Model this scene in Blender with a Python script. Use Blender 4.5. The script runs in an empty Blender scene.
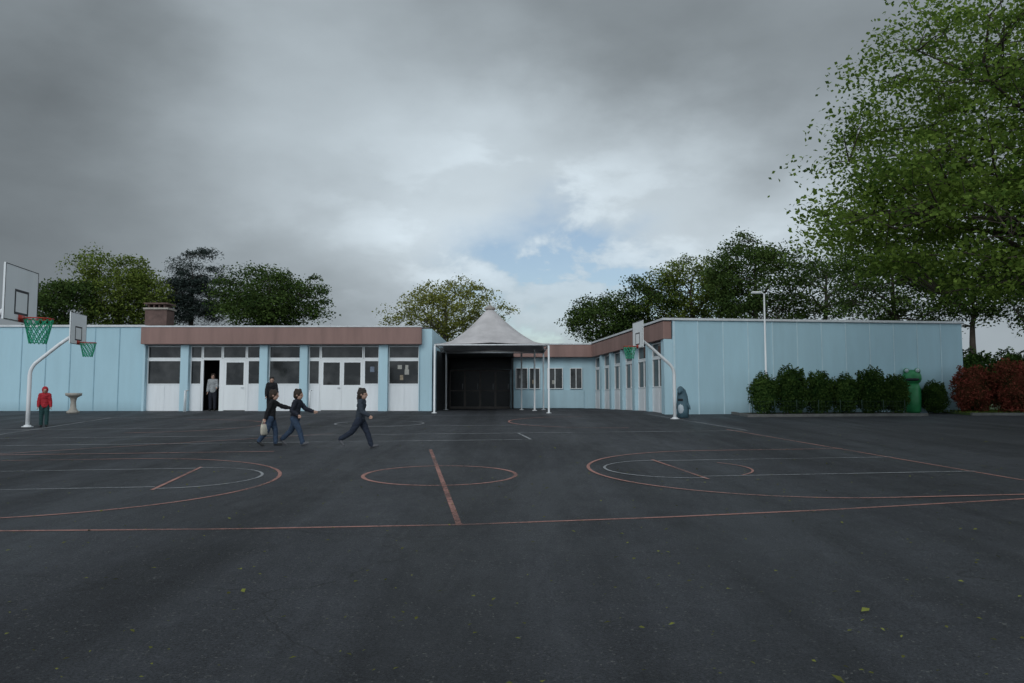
import bpy, bmesh, math, random
import numpy as np
from mathutils import Vector, Matrix, noise as mnoise
R=math.radians
scene=bpy.context.scene
COL=scene.collection
rnd=random.Random(5)

# ------------------------------------------------------------------ helpers
def gz(y):
    if y>=34: return 0.0
    if y<=-30: return -1.13+0.0332*-30
    return -1.1288+0.0332*y

class MB:
    def __init__(s): s.v=[];s.f=[];s.m=[]
    def add(s,vs,fs,mi=0):
        o=len(s.v); s.v+= [tuple(p) for p in vs]
        for f in fs: s.f.append(tuple(i+o for i in f)); s.m.append(mi)
    def box(s,x0,x1,y0,y1,z0,z1,mi=0,fr=None):
        vs=[(x,y,z) for x in (x0,x1) for y in (y0,y1) for z in (z0,z1)]
        if fr: vs=[fr(*p) for p in vs]
        s.add(vs,[(0,1,3,2),(4,6,7,5),(0,4,5,1),(2,3,7,6),(0,2,6,4),(1,5,7,3)],mi)
    def tube(s,pts,rad,n=8,mi=0,cap=True):
        pts=[Vector(p) for p in pts]
        if not hasattr(rad,'__len__'): rad=[rad]*len(pts)
        rings=[]; prev=None
        for i,p in enumerate(pts):
            if i==0: t=pts[1]-p
            elif i==len(pts)-1: t=p-pts[i-1]
            else: t=(pts[i+1]-pts[i-1])
            t.normalize()
            if prev is None:
                a=Vector((0,0,1)) if abs(t.z)<.9 else Vector((1,0,0))
                u=t.cross(a).normalized()
            else:
                u=(prev-t*prev.dot(t)).normalized()
            prev=u; w=t.cross(u)
            rings.append([p+(u*math.cos(2*math.pi*k/n)+w*math.sin(2*math.pi*k/n))*rad[i] for k in range(n)])
        vs=[q for r in rings for q in r]; fs=[]
        for i in range(len(pts)-1):
            for k in range(n):
                a=i*n+k;b=i*n+(k+1)%n
                fs.append((a,b,b+n,a+n))
        if cap:
            fs.append(tuple(range(n-1,-1,-1))); fs.append(tuple((len(pts)-1)*n+k for k in range(n)))
        s.add(vs,fs,mi)
    def ell(s,c,r,rot=None,nu=14,nv=9,mi=0):
        vs=[];fs=[]
        c=Vector(c)
        for j in range(nv+1):
            ph=math.pi*j/nv
            for i in range(nu):
                th=2*math.pi*i/nu
                p=Vector((r[0]*math.sin(ph)*math.cos(th),r[1]*math.sin(ph)*math.sin(th),r[2]*math.cos(ph)))
                if rot is not None: p=rot@p
                vs.append(c+p)
        for j in range(nv):
            for i in range(nu):
                a=j*nu+i;b=j*nu+(i+1)%nu
                fs.append((a,a+nu,b+nu,b))
        s.add(vs,fs,mi)
    def lathe(s,prof,n=20,c=(0,0),mi=0,sx=1,sy=1):
        vs=[];fs=[]
        for r,z in prof:
            for k in range(n):
                a=2*math.pi*k/n
                vs.append((c[0]+r*sx*math.cos(a),c[1]+r*sy*math.sin(a),z))
        for j in range(len(prof)-1):
            for k in range(n):
                a=j*n+k;b=j*n+(k+1)%n
                fs.append((a,b,b+n,a+n))
        fs.append(tuple(range(n-1,-1,-1))); fs.append(tuple((len(prof)-1)*n+k for k in range(n)))
        s.add(vs,fs,mi)
    def obj(s,name,mats,parent=None,smooth=False,loc=None,label=None,bevel=0):
        me=bpy.data.meshes.new(name); me.from_pydata(s.v,[],s.f)
        if not isinstance(mats,(list,tuple)): mats=[mats]
        for m in mats: me.materials.append(m)
        me.polygons.foreach_set('material_index',s.m)
        if smooth: me.polygons.foreach_set('use_smooth',[True]*len(me.polygons))
        me.update()
        o=bpy.data.objects.new(name,me); COL.objects.link(o)
        if parent:
            o.parent=parent
        if loc: o.location=loc
        if label: o['label']=label
        if bevel:
            b=o.modifiers.new('b','BEVEL'); b.width=bevel; b.segments=2; b.limit_method='ANGLE'
        return o
def empty(name,loc,label,cat,rot=0,group=None):
    e=bpy.data.objects.new(name,None); e.empty_display_size=.3; COL.objects.link(e)
    e.location=loc; e.rotation_euler=(0,0,rot); e['label']=label; e['category']=cat
    if group: e['group']=group
    return e
def tag(o,label,cat,group=None):
    o['label']=label;o['category']=cat
    if group:o['group']=group
def structure(o): o['kind']='structure'

# ------------------------------------------------------------------ materials
def newmat(name):
    m=bpy.data.materials.new(name); m.use_nodes=True
    nt=m.node_tree; return m,nt,nt.nodes,nt.links,nt.nodes['Principled BSDF']
def mat(name,col,rough=.7,var=.12,scale=3.0,bump=0.0,metal=0,spec=.4,streak=False,dirt=None):
    m,nt,N,L,P=newmat(name)
    P.inputs['Roughness'].default_value=rough; P.inputs['Metallic'].default_value=metal
    P.inputs['Specular IOR Level'].default_value=spec
    g=N.new('ShaderNodeNewGeometry')
    mp=N.new('ShaderNodeMapping'); L.new(g.outputs['Position'],mp.inputs[0])
    if streak: mp.inputs['Scale'].default_value=(1,1,.12)
    n=N.new('ShaderNodeTexNoise'); n.inputs['Scale'].default_value=scale; n.inputs['Detail'].default_value=6
    n.inputs['Roughness'].default_value=.65
    L.new(mp.outputs[0],n.inputs['Vector'])
    r=N.new('ShaderNodeMapRange'); r.inputs[1].default_value=.3; r.inputs[2].default_value=.7
    r.inputs[3].default_value=1-var; r.inputs[4].default_value=1+var
    L.new(n.outputs['Fac'],r.inputs[0])
    mx=N.new('ShaderNodeVectorMath'); mx.operation='SCALE'
    mx.inputs[0].default_value=col[:3]; L.new(r.outputs[0],mx.inputs['Scale'])
    L.new(mx.outputs[0],P.inputs['Base Color'])
    if bump:
        b=N.new('ShaderNodeBump'); b.inputs['Strength'].default_value=bump; b.inputs['Distance'].default_value=.02
        n2=N.new('ShaderNodeTexNoise'); n2.inputs['Scale'].default_value=scale*8; n2.inputs['Detail'].default_value=4
        L.new(g.outputs['Position'],n2.inputs['Vector'])
        L.new(n2.outputs['Fac'],b.inputs['Height']); L.new(b.outputs[0],P.inputs['Normal'])
    return m

def panelmat(name,col,ang,off,w):
    m,nt,N,L,P=newmat(name)
    P.inputs['Roughness'].default_value=.55; P.inputs['Specular IOR Level'].default_value=.3
    g=N.new('ShaderNodeNewGeometry')
    dot=N.new('ShaderNodeVectorMath'); dot.operation='DOT_PRODUCT'
    dot.inputs[1].default_value=(math.cos(ang),math.sin(ang),0); L.new(g.outputs['Position'],dot.inputs[0])
    a=N.new('ShaderNodeMath'); a.operation='SUBTRACT'; a.inputs[1].default_value=off; L.new(dot.outputs['Value'],a.inputs[0])
    d=N.new('ShaderNodeMath'); d.operation='DIVIDE'; d.inputs[1].default_value=w; L.new(a.outputs[0],d.inputs[0])
    fl=N.new('ShaderNodeMath'); fl.operation='FLOOR'; L.new(d.outputs[0],fl.inputs[0])
    wn=N.new('ShaderNodeTexWhiteNoise'); wn.noise_dimensions='1D'; L.new(fl.outputs[0],wn.inputs['W'])
    r=N.new('ShaderNodeMapRange'); r.inputs[3].default_value=.95; r.inputs[4].default_value=1.04; L.new(wn.outputs['Value'],r.inputs[0])
    mp=N.new('ShaderNodeMapping'); mp.inputs['Scale'].default_value=(1,1,.18); L.new(g.outputs['Position'],mp.inputs[0])
    n=N.new('ShaderNodeTexNoise'); n.inputs['Scale'].default_value=2.5; n.inputs['Detail'].default_value=7; n.inputs['Roughness'].default_value=.65
    L.new(mp.outputs[0],n.inputs['Vector'])
    r2=N.new('ShaderNodeMapRange'); r2.inputs[1].default_value=.3;r2.inputs[2].default_value=.7;r2.inputs[3].default_value=.94;r2.inputs[4].default_value=1.03
    L.new(n.outputs['Fac'],r2.inputs[0])
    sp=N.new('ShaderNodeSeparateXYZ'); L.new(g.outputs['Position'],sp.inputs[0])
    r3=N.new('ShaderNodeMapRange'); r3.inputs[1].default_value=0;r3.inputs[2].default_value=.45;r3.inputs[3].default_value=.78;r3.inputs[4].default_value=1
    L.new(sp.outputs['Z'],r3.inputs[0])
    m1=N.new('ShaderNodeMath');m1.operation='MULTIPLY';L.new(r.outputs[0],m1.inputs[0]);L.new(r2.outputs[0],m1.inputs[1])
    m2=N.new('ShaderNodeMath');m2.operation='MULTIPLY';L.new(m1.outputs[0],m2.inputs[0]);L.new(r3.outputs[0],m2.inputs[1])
    s=N.new('ShaderNodeVectorMath'); s.operation='SCALE'; s.inputs[0].default_value=col; L.new(m2.outputs[0],s.inputs['Scale'])
    L.new(s.outputs[0],P.inputs['Base Color'])
    return m

ANG=R(6.5)
C0=Vector((6.39,31.1))
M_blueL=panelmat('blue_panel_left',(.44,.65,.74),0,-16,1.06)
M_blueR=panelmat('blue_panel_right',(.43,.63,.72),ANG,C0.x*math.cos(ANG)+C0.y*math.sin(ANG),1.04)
M_seam=mat('seam_blue',(.55,.71,.78),.5,.1,2)
M_seamd=mat('seam_blue_dark',(.27,.43,.51),.6,.15,2)
M_bluecol=mat('blue_column',(.46,.65,.73),.55,.08,2,streak=True)
M_fascia=mat('brown_fascia',(.28,.17,.148),.6,.2,1.5,streak=True)
M_white=mat('white_paint',(.84,.86,.87),.5,.06,2,streak=True)
M_whited=mat('white_panel',(.80,.82,.84),.5,.1,2,streak=True)
M_coping=mat('coping',(.66,.68,.70),.5,.15,3)
M_roof=mat('roof_felt',(.12,.12,.12),.9,.2,2)
M_dark=mat('dark_interior',(.035,.036,.038),.9,.3,1)  # near-black wall colour stands in for shade inside the rooms and porch
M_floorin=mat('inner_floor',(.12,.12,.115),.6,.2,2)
M_concrete=mat('concrete',(.14,.14,.135),.85,.3,4,bump=.3)
M_stone=mat('stone',(.36,.33,.29),.85,.2,8,bump=.4)
M_brown=mat('chimney_brown',(.12,.075,.065),.8,.3,4,bump=.3)
M_metal=mat('grey_metal',(.35,.36,.37),.4,.1,4,metal=.6)
M_pole=mat('white_pole',(.78,.79,.80),.4,.12,3,streak=True)
M_red=mat('rim_red',(.45,.05,.03),.45,.1,5)
M_green=mat('net_green',(.03,.36,.20),.6,.1,5)
M_black=mat('black_paint',(.015,.015,.02),.5,.1,5)
M_poster1=mat('paper_white',(.38,.37,.34),.8,.3,14)
M_poster2=mat('paper_warm',(.30,.24,.17),.8,.4,14)
M_poster3=mat('paper_blue',(.17,.2,.26),.8,.4,14)
M_dframe=mat('dark_frame',(.13,.11,.10),.5,.1,3)
M_dglass=mat('dark_door_glass',(.010,.012,.014),.25,.4,1.5,spec=.2)  # shade of the entrance put into a near-black glass colour
M_fence=mat('fence_dark_green',(.015,.04,.025),.6,.15,4)

def glassmat():
    m,nt,N,L,P=newmat('window_glass')
    P.inputs['Roughness'].default_value=.06; P.inputs['Specular IOR Level'].default_value=.4
    g=N.new('ShaderNodeNewGeometry'); n=N.new('ShaderNodeTexNoise'); n.inputs['Scale'].default_value=1.6;n.inputs['Detail'].default_value=5
    L.new(g.outputs['Position'],n.inputs['Vector'])
    cr=N.new('ShaderNodeValToRGB'); cr.color_ramp.elements[0].position=.42; cr.color_ramp.elements[0].color=(.005,.006,.007,1)
    cr.color_ramp.elements[1].position=.75; cr.color_ramp.elements[1].color=(.06,.06,.06,1)
    L.new(n.outputs['Fac'],cr.inputs[0]); L.new(cr.outputs[0],P.inputs['Base Color'])
    return m
M_glass=glassmat()

def asphalt():
    m,nt,N,L,P=newmat('asphalt')
    g=N.new('ShaderNodeNewGeometry')
    def noise(sc,det=6,rough=.6,scale=None,dist=0,rot=0):
        n=N.new('ShaderNodeTexNoise'); n.inputs['Scale'].default_value=sc;n.inputs['Detail'].default_value=det;n.inputs['Roughness'].default_value=rough
        n.inputs['Distortion'].default_value=dist
        if scale:
            mp=N.new('ShaderNodeMapping'); mp.inputs['Scale'].default_value=scale; mp.inputs['Rotation'].default_value=(0,0,rot);L.new(g.outputs['Position'],mp.inputs[0]); L.new(mp.outputs[0],n.inputs['Vector'])
        else: L.new(g.outputs['Position'],n.inputs['Vector'])
        return n.outputs['Fac']
    def mr(s,a,b,c,d):
        r=N.new('ShaderNodeMapRange'); r.inputs[1].default_value=a;r.inputs[2].default_value=b;r.inputs[3].default_value=c;r.inputs[4].default_value=d
        L.new(s,r.inputs[0]); return r.outputs[0]
    def mul(a,b,op='MULTIPLY'):
        x=N.new('ShaderNodeMath');x.operation=op;L.new(a,x.inputs[0])
        if isinstance(b,float): x.inputs[1].default_value=b
        else: L.new(b,x.inputs[1])
        return x.outputs[0]
    big=mr(noise(.3,8,.75,dist=.4),.36,.62,.84,1.14)
    med=mr(noise(2.6,8,.8),.3,.7,.78,1.22)
    fine=mr(noise(60,5,.9),.36,.64,.25,1.85)
    strip=mr(noise(1.0,4,.55,scale=(1,.02,1),rot=R(-2)),.47,.62,1.04,.68)
    strip2=mr(noise(2.5,5,.6,scale=(1,.015,1),rot=R(8)),.52,.66,1.0,1.18)
    v=mul(mul(mul(mul(big,med),fine),strip),strip2)
    sc=N.new('ShaderNodeVectorMath');sc.operation='SCALE';sc.inputs[0].default_value=(.0375,.0395,.0450);L.new(v,sc.inputs['Scale'])
    sf=mul(mr(noise(.5,10,.8,dist=1.2),.62,.75,0,.8),mr(noise(18,6,.85),.45,.62,0,.6))
    mx=N.new('ShaderNodeMix');mx.data_type='RGBA';L.new(sf,mx.inputs[0]);L.new(sc.outputs[0],mx.inputs[6]);mx.inputs[7].default_value=(.12,.12,.12,1)
    vo=N.new('ShaderNodeTexVoronoi');vo.feature='DISTANCE_TO_EDGE';vo.inputs['Scale'].default_value=.22
    nn=N.new('ShaderNodeTexNoise');nn.inputs['Scale'].default_value=1.2;nn.inputs['Detail'].default_value=5;L.new(g.outputs['Position'],nn.inputs['Vector'])
    ad=N.new('ShaderNodeVectorMath');ad.operation='ADD';L.new(g.outputs['Position'],ad.inputs[0]);L.new(nn.outputs['Color'],ad.inputs[1])
    L.new(ad.outputs[0],vo.inputs['Vector'])
    ck=mr(vo.outputs['Distance'],0.0,.004,.6,0)
    mx2=N.new('ShaderNodeMix');mx2.data_type='RGBA';L.new(ck,mx2.inputs[0]);L.new(mx.outputs[2],mx2.inputs[6]);mx2.inputs[7].default_value=(.010,.010,.010,1)
    chips=mr(noise(34,3,.7),.62,.67,0,1)
    cf=mul(chips,mr(noise(2.5,4,.7),.35,.55,.1,.85))
    mx3=N.new('ShaderNodeMix');mx3.data_type='RGBA';L.new(cf,mx3.inputs[0]);L.new(mx2.outputs[2],mx3.inputs[6]);mx3.inputs[7].default_value=(.15,.15,.14,1)
    L.new(mx3.outputs[2],P.inputs['Base Color'])
    L.new(mr(noise(.4,7,.75,dist=.3,scale=(1,.25,1)),.40,.60,.58,.82),P.inputs['Roughness'])
    P.inputs['Specular IOR Level'].default_value=.28
    b=N.new('ShaderNodeBump');b.inputs['Strength'].default_value=.8;b.inputs['Distance'].default_value=.012
    L.new(noise(60,5,.8),b.inputs['Height']);L.new(b.outputs[0],P.inputs['Normal'])
    return m
M_asph=asphalt()

def paint(name,col,lo,hi):
    m,nt,N,L,P=newmat(name)
    P.inputs['Base Color'].default_value=(*col,1);P.inputs['Roughness'].default_value=.7
    g=N.new('ShaderNodeNewGeometry');n=N.new('ShaderNodeTexNoise');n.inputs['Scale'].default_value=11;n.inputs['Detail'].default_value=9;n.inputs['Roughness'].default_value=.82
    L.new(g.outputs['Position'],n.inputs['Vector'])
    n2=N.new('ShaderNodeTexNoise');n2.inputs['Scale'].default_value=.7;n2.inputs['Detail'].default_value=4;L.new(g.outputs['Position'],n2.inputs['Vector'])
    a=N.new('ShaderNodeMath');a.operation='ADD';L.new(n.outputs['Fac'],a.inputs[0]);L.new(n2.outputs['Fac'],a.inputs[1])
    r=N.new('ShaderNodeMapRange');r.inputs[1].default_value=.78;r.inputs[2].default_value=1.12;r.inputs[3].default_value=lo;r.inputs[4].default_value=hi
    L.new(a.outputs[0],r.inputs[0]);L.new(r.outputs[0],P.inputs['Alpha'])
    return m
M_por=paint('orange_line_paint',(.44,.21,.17),.2,.9)
M_pwh=paint('white_line_paint',(.42,.43,.44),.15,.75)

def leafmat(name,ca,cb,trans=.35,nscale=.7):
    m,nt,N,L,P=newmat(name)
    at=N.new('ShaderNodeAttribute');at.attribute_name='rnd'
    g=N.new('ShaderNodeNewGeometry');n=N.new('ShaderNodeTexNoise');n.inputs['Scale'].default_value=nscale;n.inputs['Detail'].default_value=2
    L.new(g.outputs['Position'],n.inputs['Vector'])
    a=N.new('ShaderNodeMath');a.operation='MULTIPLY_ADD';L.new(at.outputs['Fac'],a.inputs[0]);a.inputs[1].default_value=.5;L.new(n.outputs['Fac'],a.inputs[2])
    r=N.new('ShaderNodeMapRange');r.inputs[1].default_value=.4;r.inputs[2].default_value=1.1;L.new(a.outputs[0],r.inputs[0])
    mx=N.new('ShaderNodeMix');mx.data_type='RGBA';L.new(r.outputs[0],mx.inputs[0]);mx.inputs[6].default_value=(*ca,1);mx.inputs[7].default_value=(*cb,1)
    out=[x for x in N if x.type=='OUTPUT_MATERIAL'][0]
    N.remove(P)
    D=N.new('ShaderNodeBsdfDiffuse');L.new(mx.outputs[2],D.inputs['Color'])
    if trans<=0:
        L.new(D.outputs[0],out.inputs['Surface']);return m
    t=N.new('ShaderNodeBsdfTranslucent');L.new(mx.outputs[2],t.inputs['Color'])
    ms=N.new('ShaderNodeMixShader');ms.inputs[0].default_value=trans
    L.new(D.outputs[0],ms.inputs[1]);L.new(t.outputs[0],ms.inputs[2]);L.new(ms.outputs[0],out.inputs['Surface'])
    return m
LF_dark=leafmat('foliage_dark',(.028,.055,.018),(.10,.15,.04),.25)
LF_mid=leafmat('foliage_mid',(.06,.10,.022),(.22,.27,.06),.3)
LF_yel=leafmat('foliage_spring',(.13,.15,.035),(.34,.35,.09),.35)
LF_pine=leafmat('foliage_pine',(.028,.042,.038),(.08,.10,.09),0)
LF_big=leafmat('foliage_big',(.05,.105,.022),(.27,.38,.075),.5,.5)
LF_red=leafmat('foliage_red',(.05,.04,.018),(.34,.08,.06),.15,2)
LF_hedge=leafmat('foliage_hedge',(.016,.040,.012),(.07,.12,.028),.1,2)
M_bark=mat('bark',(.06,.048,.038),.9,.3,5)
M_barkg=mat('bark_grey',(.11,.10,.085),.9,.3,5)
M_grass=mat('grass',(.045,.075,.02),.9,.35,3,bump=.6)
M_soil=mat('soil',(.05,.04,.028),.95,.3,6,bump=.6)

# ------------------------------------------------------------------ ground
mb=MB()
xs=[-1500,-60,60,1500]; ys=[-1500,-30,34,1500]
vs=[(x,y,gz(y)) for y in ys for x in xs]
fs=[]
for j in range(3):
    for i in range(3):
        a=j*4+i; fs.append((a,a+1,a+5,a+4))
mb.add(vs,fs)
g=mb.obj('ground',M_asph); structure(g)
mb=MB()
mb.add([(19.6,33.8,.006),(120,33.8,.006),(120,400,.006),(19.6,400,.006)],[(0,1,2,3)])
mb.add([(-200,47.5,.006),(19.6,47.5,.006),(19.6,400,.006),(-200,400,.006)],[(0,1,2,3)])
g=mb.obj('lawn',M_grass); structure(g)

# painted markings
th=R(8); U=Vector((math.cos(th),math.sin(th)));V=Vector((-math.sin(th),math.cos(th)));CC=Vector((-1.14,12.54))
def ct(u,v): return CC+U*u+V*v
idx=[0]
def strip(mb,pts,w,z0=.004):
    idx[0]+=1; dz=z0+.0004*idx[0]
    n=len(pts); vs=[]
    for i,p in enumerate(pts):
        a=pts[max(0,i-1)];b=pts[min(n-1,i+1)]
        t=(b-a).normalized(); nn=Vector((-t.y,t.x))
        for s in (-.5,.5):
            q=p+nn*w*s; vs.append((q.x,q.y,gz(q.y)+dz))
    fs=[(2*i,2*i+2,2*i+3,2*i+1) for i in range(n-1)]
    mb.add(vs,fs)
def arc(uc,vc,r,a0,a1,n=48): return [ct(uc+r*math.cos(R(a0+(a1-a0)*i/n)),vc+r*math.sin(R(a0+(a1-a0)*i/n))) for i in range(n+1)]
mo=MB();mw=MB()
W=.055
strip(mo,[ct(-12,-3.25),ct(-8,-3.55),ct(-4.72,-3.83),ct(-2.3,-4.06),ct(0,-4.16),ct(2.3,-4.04),ct(4.45,-3.84),ct(7.4,-3.42),ct(10,-3.0)],W)
strip(mo,[ct(0,-4.16),ct(0,0),ct(0,4.16)],W*1.2)
strip(mo,arc(0,0,1.2,0,360,64),W*1.15)
strip(mo,[ct(8.65,-3.2),ct(8.65,9.0)],W)
for s in (-1,1):
    if s<0: strip(mo,arc(-5.62,0,3.13,-90,90),W)
    else: strip(mo,arc(5.62,0,3.13,90,270),W)
    strip(mo,[ct(s*5.62,-3.13),ct(s*8.7,-3.13)],W)
    strip(mo,[ct(s*5.62,3.13),ct(s*8.7,3.13)],W)
    strip(mo,[ct(s*4.0,-1.1),ct(s*4.0,1.6)],W)
    strip(mw,arc(s*4.0,.25,1.22,90 if s>0 else -90,270 if s>0 else 90,32),W*.8)
    strip(mw,[ct(s*4.05,-.8),ct(s*8.7,-.8)],W*.8)
    strip(mw,[ct(s*4.05,1.4),ct(s*8.7,1.4)],W*.8)
strip(mo,arc(4.0,.25,1.22,-55,35,12),W*.7)
strip(mo,[ct(-12,4.16),ct(-3.2,4.16)],W)
W2=.065
strip(mw,[ct(-13,8.4),ct(8.9,8.4)],W2)
strip(mw,[ct(-13,6.3),ct(2.5,6.3)],W2)
strip(mw,[ct(2.5,6.3),ct(2.5,8.4)],W2)
strip(mw,[ct(-12,11.6),ct(4,11.6)],W2)
strip(mw,[ct(-12,17.6),ct(9,17.6)],W2)
strip(mw,[ct(-11,8.4),ct(-11,17.6)],W2)
strip(mw,[ct(9,8.4),ct(9,17.6)],W2)
strip(mw,arc(-1.3,13,1.4,0,360,40),W2)
strip(mo,arc(-8,13,3.1,-90,90),W2)
strip(mo,arc(6.0,13,3.1,90,270),W2)
strip(mo,[ct(-9.5,3.6),ct(-2.4,8.8)],W*.8)
o=mo.obj('orange_court_marking',M_por);structure(o)
o=mw.obj('white_court_marking',M_pwh);structure(o)

# ------------------------------------------------------------------ building
B=empty('school_building',(0,34,0),'single-storey school with pale blue panels and brown fascia','school building')
BL=(0,-34,0)
def frame(ox,oy,ax,ay,nx,ny):
    return lambda s,o,z:(ox+s*ax+o*nx, oy+s*ay+o*ny, z)
FL=frame(0,34,1,0,0,-1)
cu,su=math.cos(ANG),math.sin(ANG)
FRf=frame(C0.x,C0.y,cu,su,su,-cu)
FRs=frame(C0.x,C0.y,-su,cu,-cu,-su)
FK=frame(0,44.6,1,0,0,-1)
mb=MB()
mb.box(-34,-16.0,-11,0,-.3,3.64,0,FL)
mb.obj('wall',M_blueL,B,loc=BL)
mb=MB()
x=-16.0
while x>-34:
    x-=1.06
    mb.box(x-.017,x+.017,.0,.015,-.2,3.63,0,FL)
mb.obj('panel_joint',M_seamd,B,loc=BL)
mb=MB(); mb.box(-34.1,-15.98,-11.1,.06,3.642,3.73,0,FL); mb.obj('coping',M_coping,B,loc=BL)
mb=MB(); mb.box(-4.0,-3.47,-.0,.06,-.2,3.55,0,FL); mb.box(-3.60,-3.47,-11,-.003,-.2,3.55,0,FL)
mb.obj('wall',M_bluecol,B,loc=BL)
mb=MB()
mb.box(-15.99,-3.61,-11,-.05,3.56,3.63,0,FL)
mb.obj('roof',M_roof,B,loc=BL)
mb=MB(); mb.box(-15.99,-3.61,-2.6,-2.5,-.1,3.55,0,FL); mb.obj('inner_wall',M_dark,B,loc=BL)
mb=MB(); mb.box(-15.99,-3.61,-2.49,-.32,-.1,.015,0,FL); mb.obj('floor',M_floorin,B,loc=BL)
mb=MB(); mb.box(-15.97,-3.9,.062,.38,2.87,3.60,0,FL); mb.obj('fascia',M_fascia,B,loc=BL,bevel=.01)
mb=MB(); mb.box(-15.97,-3.9,-.3,.40,3.603,3.665,0,FL); mb.obj('coping',M_coping,B,loc=BL)
mb=MB(); mb.box(-15.97,-4.0,-.3,.058,2.85,3.55,0,FL); mb.obj('soffit',M_whited,B,loc=BL)
for a,b in [(-14.35,-14.0),(-10.93,-10.58),(-9.19,-8.85),(-5.77,-5.38),(-4.03,-3.999),(-15.98,-15.87)]:
    mb=MB(); mb.box(a,b,-.3,.12,-.1,2.85,0,FL)
    mb.obj('column',M_bluecol,B,loc=BL,bevel=.01)

def window(fr,s0,s1,z0,z1,par,loc,posters=0,mull=0,gm=None,fw=.04):
    mb=MB(); mb.box(s0+.01,s1-.01,-.16,-.14,z0+.01,z1-.01,0,fr)
    w=mb.obj('window',gm or M_glass,par,loc=loc)
    mb=MB()
    mb.box(s0,s1,-.17,-.09,z0,z0+fw,0,fr);mb.box(s0,s1,-.17,-.09,z1-fw,z1,0,fr)
    mb.box(s0,s0+fw,-.168,-.092,z0+fw,z1-fw,0,fr);mb.box(s1-fw,s1,-.168,-.092,z0+fw,z1-fw,0,fr)
    for i in range(mull):
        c=s0+(s1-s0)*(i+1)/(mull+1); mb.box(c-.02,c+.02,-.166,-.094,z0+fw,z1-fw,0,fr)
    f=mb.obj('frame',M_white,w)
    for i in range(posters):
        mb=MB(); c=rnd.uniform(s0+.25,s1-.25);zc=rnd.uniform(z0+.25,z1-.25);a=rnd.uniform(.06,.10);b=rnd.uniform(.08,.12)
        mb.box(c-a,c+a,-.138,-.136+.0015*i,zc-b,zc+b,0,fr)
        mb.obj('poster',rnd.choice([M_poster1,M_poster2,M_poster3]),w)
    return w
def lowpanel(fr,s0,s1,z0,z1,par,loc,n=1):
    mb=MB(); mb.box(s0,s1,-.17,-.1,z0,z1,0,fr)
    for i in range(n+1):
        c=s0+(s1-s0)*i/n; c=min(max(c,s0+.02),s1-.02)
        mb.box(c-.02,c+.02,-.099,-.085,z0+.04,z1-.04,0,fr)
    return mb.obj('lower_panel',M_whited,par,loc=loc)
def door(fr,s0,s1,par,loc,z1=2.2):
    mb=MB()
    mb.box(s0,s1,-.16,-.1,.03,1.12,0,fr);mb.box(s0,s1,-.16,-.1,z1-.1,z1,0,fr)
    mb.box(s0,s0+.09,-.158,-.102,1.12,z1-.1,0,fr);mb.box(s1-.09,s1,-.158,-.102,1.12,z1-.1,0,fr)
    d=mb.obj('door',M_white,par,loc=loc)
    mb=MB();mb.box(s0+.09,s1-.09,-.14,-.125,1.12,z1-.1,0,fr);mb.obj('glass_pane',M_glass,d)
    mb=MB();mb.tube([fr(s1-.07,-.09,1.0),fr(s1-.07,-.05,1.0),fr(s1-.18,-.05,1.0)],.012,6);mb.obj('handle',M_metal,d)
    return d
def gap(fr,s0,s1,z0,z1,par,loc):
    mb=MB();mb.box(s0,s1,-.17,-.1,z0,z1,0,fr);return mb.obj('mullion',M_white,par,loc=loc)
ZT0,ZT1,ZW0,ZW1=2.27,2.82,1.14,2.2
def bay(s0,s1,items,tn):
    n=len(tn)-1
    for i in range(n):
        window(FL,tn[i]+.01,tn[i+1]-.01,ZT0,ZT1,B,BL,0,0)
    gap(FL,s0,s1,ZW1+.003,ZT0-.003,B,BL)
    for it in items:
        k=it[0]
        if k=='w':
            window(FL,it[1],it[2],ZW0,ZW1,B,BL,it[3] if len(it)>3 else 0,it[4] if len(it)>4 else 0)
            lowpanel(FL,it[1],it[2],.0,ZW0-.003,B,BL,max(1,round((it[2]-it[1])/.7)))
        elif k=='d': door(FL,it[1],it[2],B,BL)
        elif k=='g': gap(FL,it[1],it[2],0,ZW1,B,BL)
bay(-15.87,-14.35,[('w',-15.86,-14.36,0,0)],[-15.87,-14.35])
bay(-14.0,-10.93,[('w',-13.99,-13.5,0,0),('g',-13.497,-13.42),('g',-12.72,-12.52),('d',-12.515,-11.58),('g',-11.575,-11.5),('w',-11.495,-10.94,0,0)],[-14.0,-13.47,-12.6,-11.55,-10.93])
bay(-10.58,-9.19,[('w',-10.57,-9.2,0,0)],[-10.58,-9.19])
bay(-8.85,-5.77,[('w',-8.84,-8.36,0,0),('g',-8.355,-8.3),('d',-8.295,-7.4),('d',-7.395,-6.5),('g',-6.495,-6.44),('w',-6.435,-5.78,1,0)],[-8.85,-8.33,-6.47,-5.77])
bay(-5.38,-4.03,[('w',-5.37,-4.04,4,0)],[-5.38,-4.03])
mb=MB();mb.box(-15.87,-4.0,-.4,.10,-.12,-.002,0,FL);mb.obj('plinth',M_concrete,B,loc=BL)
ch=MB();c0=-16.85
ch.box(c0,c0+1.0,-2.6,-1.8,3.6,4.62,0,FL);ch.box(c0-.07,c0+1.07,-2.67,-1.73,4.623,4.70,1,FL)
for i in range(4): ch.box(c0+.1+i*.24,c0+.17+i*.24,-2.55,-1.85,4.703,4.86,0,FL)
ch.box(c0-.05,c0+1.05,-2.65,-1.75,4.863,4.93,0,FL)
ch.obj('chimney',[M_brown,M_stone],B,loc=BL)
mb=MB();mb.box(-12.3,-7.8,-3,-1,3.64,3.8,0,FL);mb.obj('skylight',M_coping,B,loc=BL)

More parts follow.
